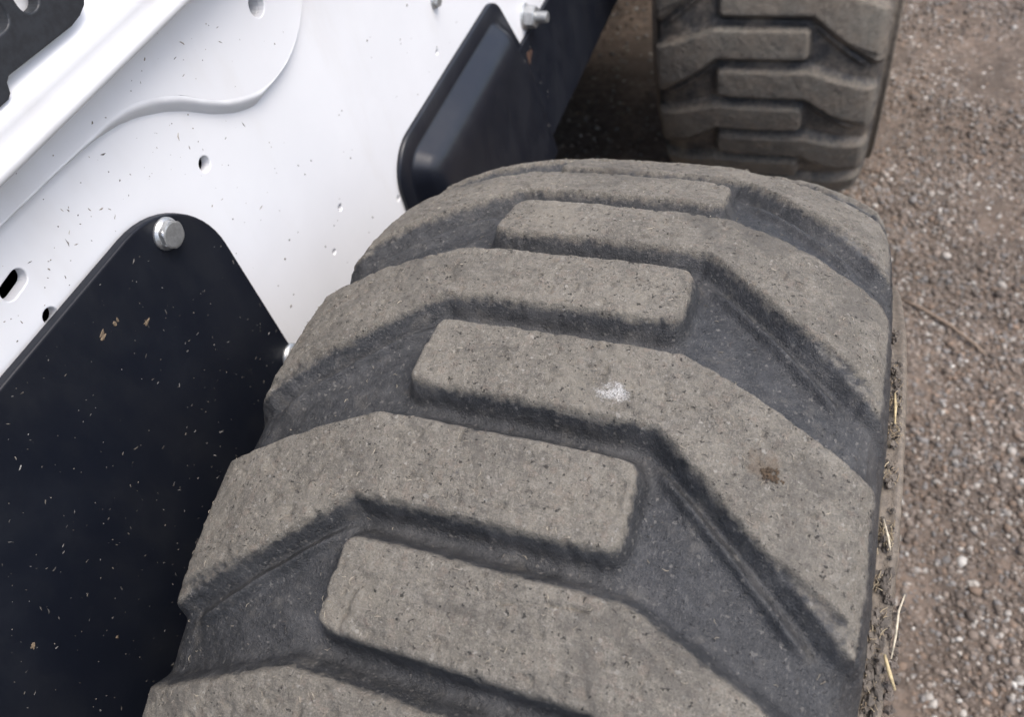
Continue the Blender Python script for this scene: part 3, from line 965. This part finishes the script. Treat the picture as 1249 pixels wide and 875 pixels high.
# mud and chaff packed in the groove between tread and sidewall ridge
so = Soup()
bmx = bmesh.new(); bmesh.ops.create_icosphere(bmx, subdivisions=2, radius=1.0)
bV = [v.co.copy() for v in bmx.verts]; bF = [tuple(v.index for v in f.verts) for f in bmx.faces]; bmx.free()
def lump(p, s, col, sq=(1, 1, 1)):
    off = Vector((random.uniform(0, 50), random.uniform(0, 50), random.uniform(0, 50)))
    V = [Vector(p) + Vector((v.x * sq[0], v.y * sq[1], v.z * sq[2])) * s * (1 + 0.7 * noise.noise(v * 1.6 + off) + 0.5 * noise.noise(v * 4.5 + off)) for v in bV]
    so.add(V, bF, col)
def on_edge(t, x, r): return Vector((x, r * math.sin(t), r * math.cos(t)))
CLUMPS = ((0.27, 0.03), (0.20, 0.02), (0.14, 0.02), (0.06, 0.012), (-0.035, 0.022), (-0.105, 0.012), (-0.165, 0.03), (-0.24, 0.05))
t = -0.42
while t < 0.42:
    dens = 0.10 + sum(math.exp(-((t - c) / w) ** 2) for c, w in CLUMPS)
    if random.random() < dens:
        s = random.uniform(0.0007, 0.0021) * (1.2 if t < -0.08 else 0.9)
        lump(on_edge(t, random.uniform(0.1605, 0.1665), random.uniform(0.3405, 0.3435)), s, jit(random.choice([(0.115, 0.100, 0.085), (0.085, 0.073, 0.062), (0.145, 0.125, 0.104)]), 0.2), (0.8, 1.3, 0.8))
    if t < -0.12 and random.random() < 0.45:
        lump(on_edge(t, random.uniform(0.1675, 0.1725), random.uniform(0.334, 0.342)), random.uniform(0.0007, 0.0020), jit((0.105, 0.088, 0.075), 0.3))
    t += random.uniform(0.001, 0.0035)
mud = so.build('dried_mud', M_MUD, None, False)
tag(mud, 'crumbly dried mud packed along the near tyre shoulder', 'mud', kind='stuff')

so = Soup()
for q in range(300):
    cw = random.choice(CLUMPS + ((-0.035, 0.022), (-0.035, 0.02), (0.14, 0.02), (0.2, 0.02)))
    t = random.gauss(cw[0], cw[1] * 0.6)
    p = on_edge(t, random.uniform(0.159, 0.1665), 0.3425 + random.uniform(-0.001, 0.0018))
    d = Vector((random.uniform(-0.4, 0.4), random.uniform(-1, 1), random.uniform(-0.15, 0.15))).normalized()
    L = random.uniform(0.0012, 0.0045)
    V, F = tube_data([p - d * L / 2, p + Vector((random.uniform(-1, 1), 0, random.uniform(-1, 1))) * 0.0005, p + d * L / 2], random.uniform(0.00010, 0.00022), 4)
    so.add(V, F, jit(random.choice([(0.36, 0.29, 0.19), (0.44, 0.37, 0.25), (0.26, 0.20, 0.13)]), 0.25))
ch = so.build('straw_litter', M_BITS, None, False)
tag(ch, 'short broken straw littering the near tyre shoulder groove', 'straw', kind='stuff')

# individual stalks
def stalk(name, pts, r, mat, label, cat, group=None):
    V, F = tube_data(pts, r, 8)
    return tag(mesh_obj(name, V, F, mat), label, cat, group)
def E(t, x, r): return on_edge(t, x, r)
stalk('straw_stalk', [E(-0.195, 0.1665, 0.3475), E(-0.215, 0.1690, 0.3480), E(-0.232, 0.1720, 0.3460)], [0.0006, 0.0009, 0.0005], M_STRAW, 'thick yellow straw stalk lying across the near tyre ridge', 'straw')
stalk('straw_stalk', [E(-0.115, 0.1725, 0.3450), E(-0.140, 0.1702, 0.3480), E(-0.170, 0.1700, 0.3480), E(-0.198, 0.1692, 0.3470)], [0.0003, 0.0005, 0.0005, 0.0003], M_PALE, 'long pale bent straw standing out from the near tyre edge', 'straw')
stalk('straw_stalk', [E(-0.262, 0.1730, 0.3420), E(-0.270, 0.1765, 0.3440), E(-0.285, 0.1790, 0.3400)], [0.0003, 0.0005, 0.0003], M_PALE, 'short curled pale straw at the lowest end of the tyre edge', 'straw')
stalk('straw_stalk', [E(0.215, 0.1628, 0.3440), E(0.180, 0.1632, 0.3450), E(0.150, 0.1635, 0.3440)], [0.0005, 0.0007, 0.0004], M_STRAW, 'straight yellow straw lying along the upper tyre shoulder groove', 'straw')
stalk('straw_stalk', [E(-0.020, 0.1612, 0.3465), E(-0.045, 0.1632, 0.3485), E(-0.062, 0.1650, 0.3465)], [0.0003, 0.0006, 0.0004], M_PALE, 'pale straw sticking up from the middle straw clump', 'straw')
tz = lambda x, y: float(gheight(np.array([x]), np.array([y]))[0])
stalk('twig', [(0.246, 0.822, tz(0.246, 0.822) + 0.006), (0.282, 0.803, tz(0.282, 0.803) + 0.008), (0.325, 0.775, tz(0.325, 0.775) + 0.008), (0.362, 0.742, tz(0.362, 0.742) + 0.007), (0.377, 0.722, tz(0.377, 0.722) + 0.005)], [0.0022, 0.0028, 0.0028, 0.0024, 0.0014], M_TWIG, 'thin dry twig lying on the gravel beside the near tyre', 'twig')

# a crumpled brown flake on the near lug
so = Soup()
for q in range(46):
    t = -0.0710 + random.gauss(0, 0.0042); x = 0.1108 + random.gauss(0, 0.0020)
    r = crown(x) + 0.0003
    lump((x, r * math.sin(t), r * math.cos(t)), random.uniform(0.0002, 0.0006), (0.1, 0.07, 0.04), (1.3, 1.5, 0.6))
fl = so.build('leaf_flake', M_FLAKE, None, False)
tag(fl, 'crumpled brown leaf scrap on the right lug of the near tyre', 'leaf')
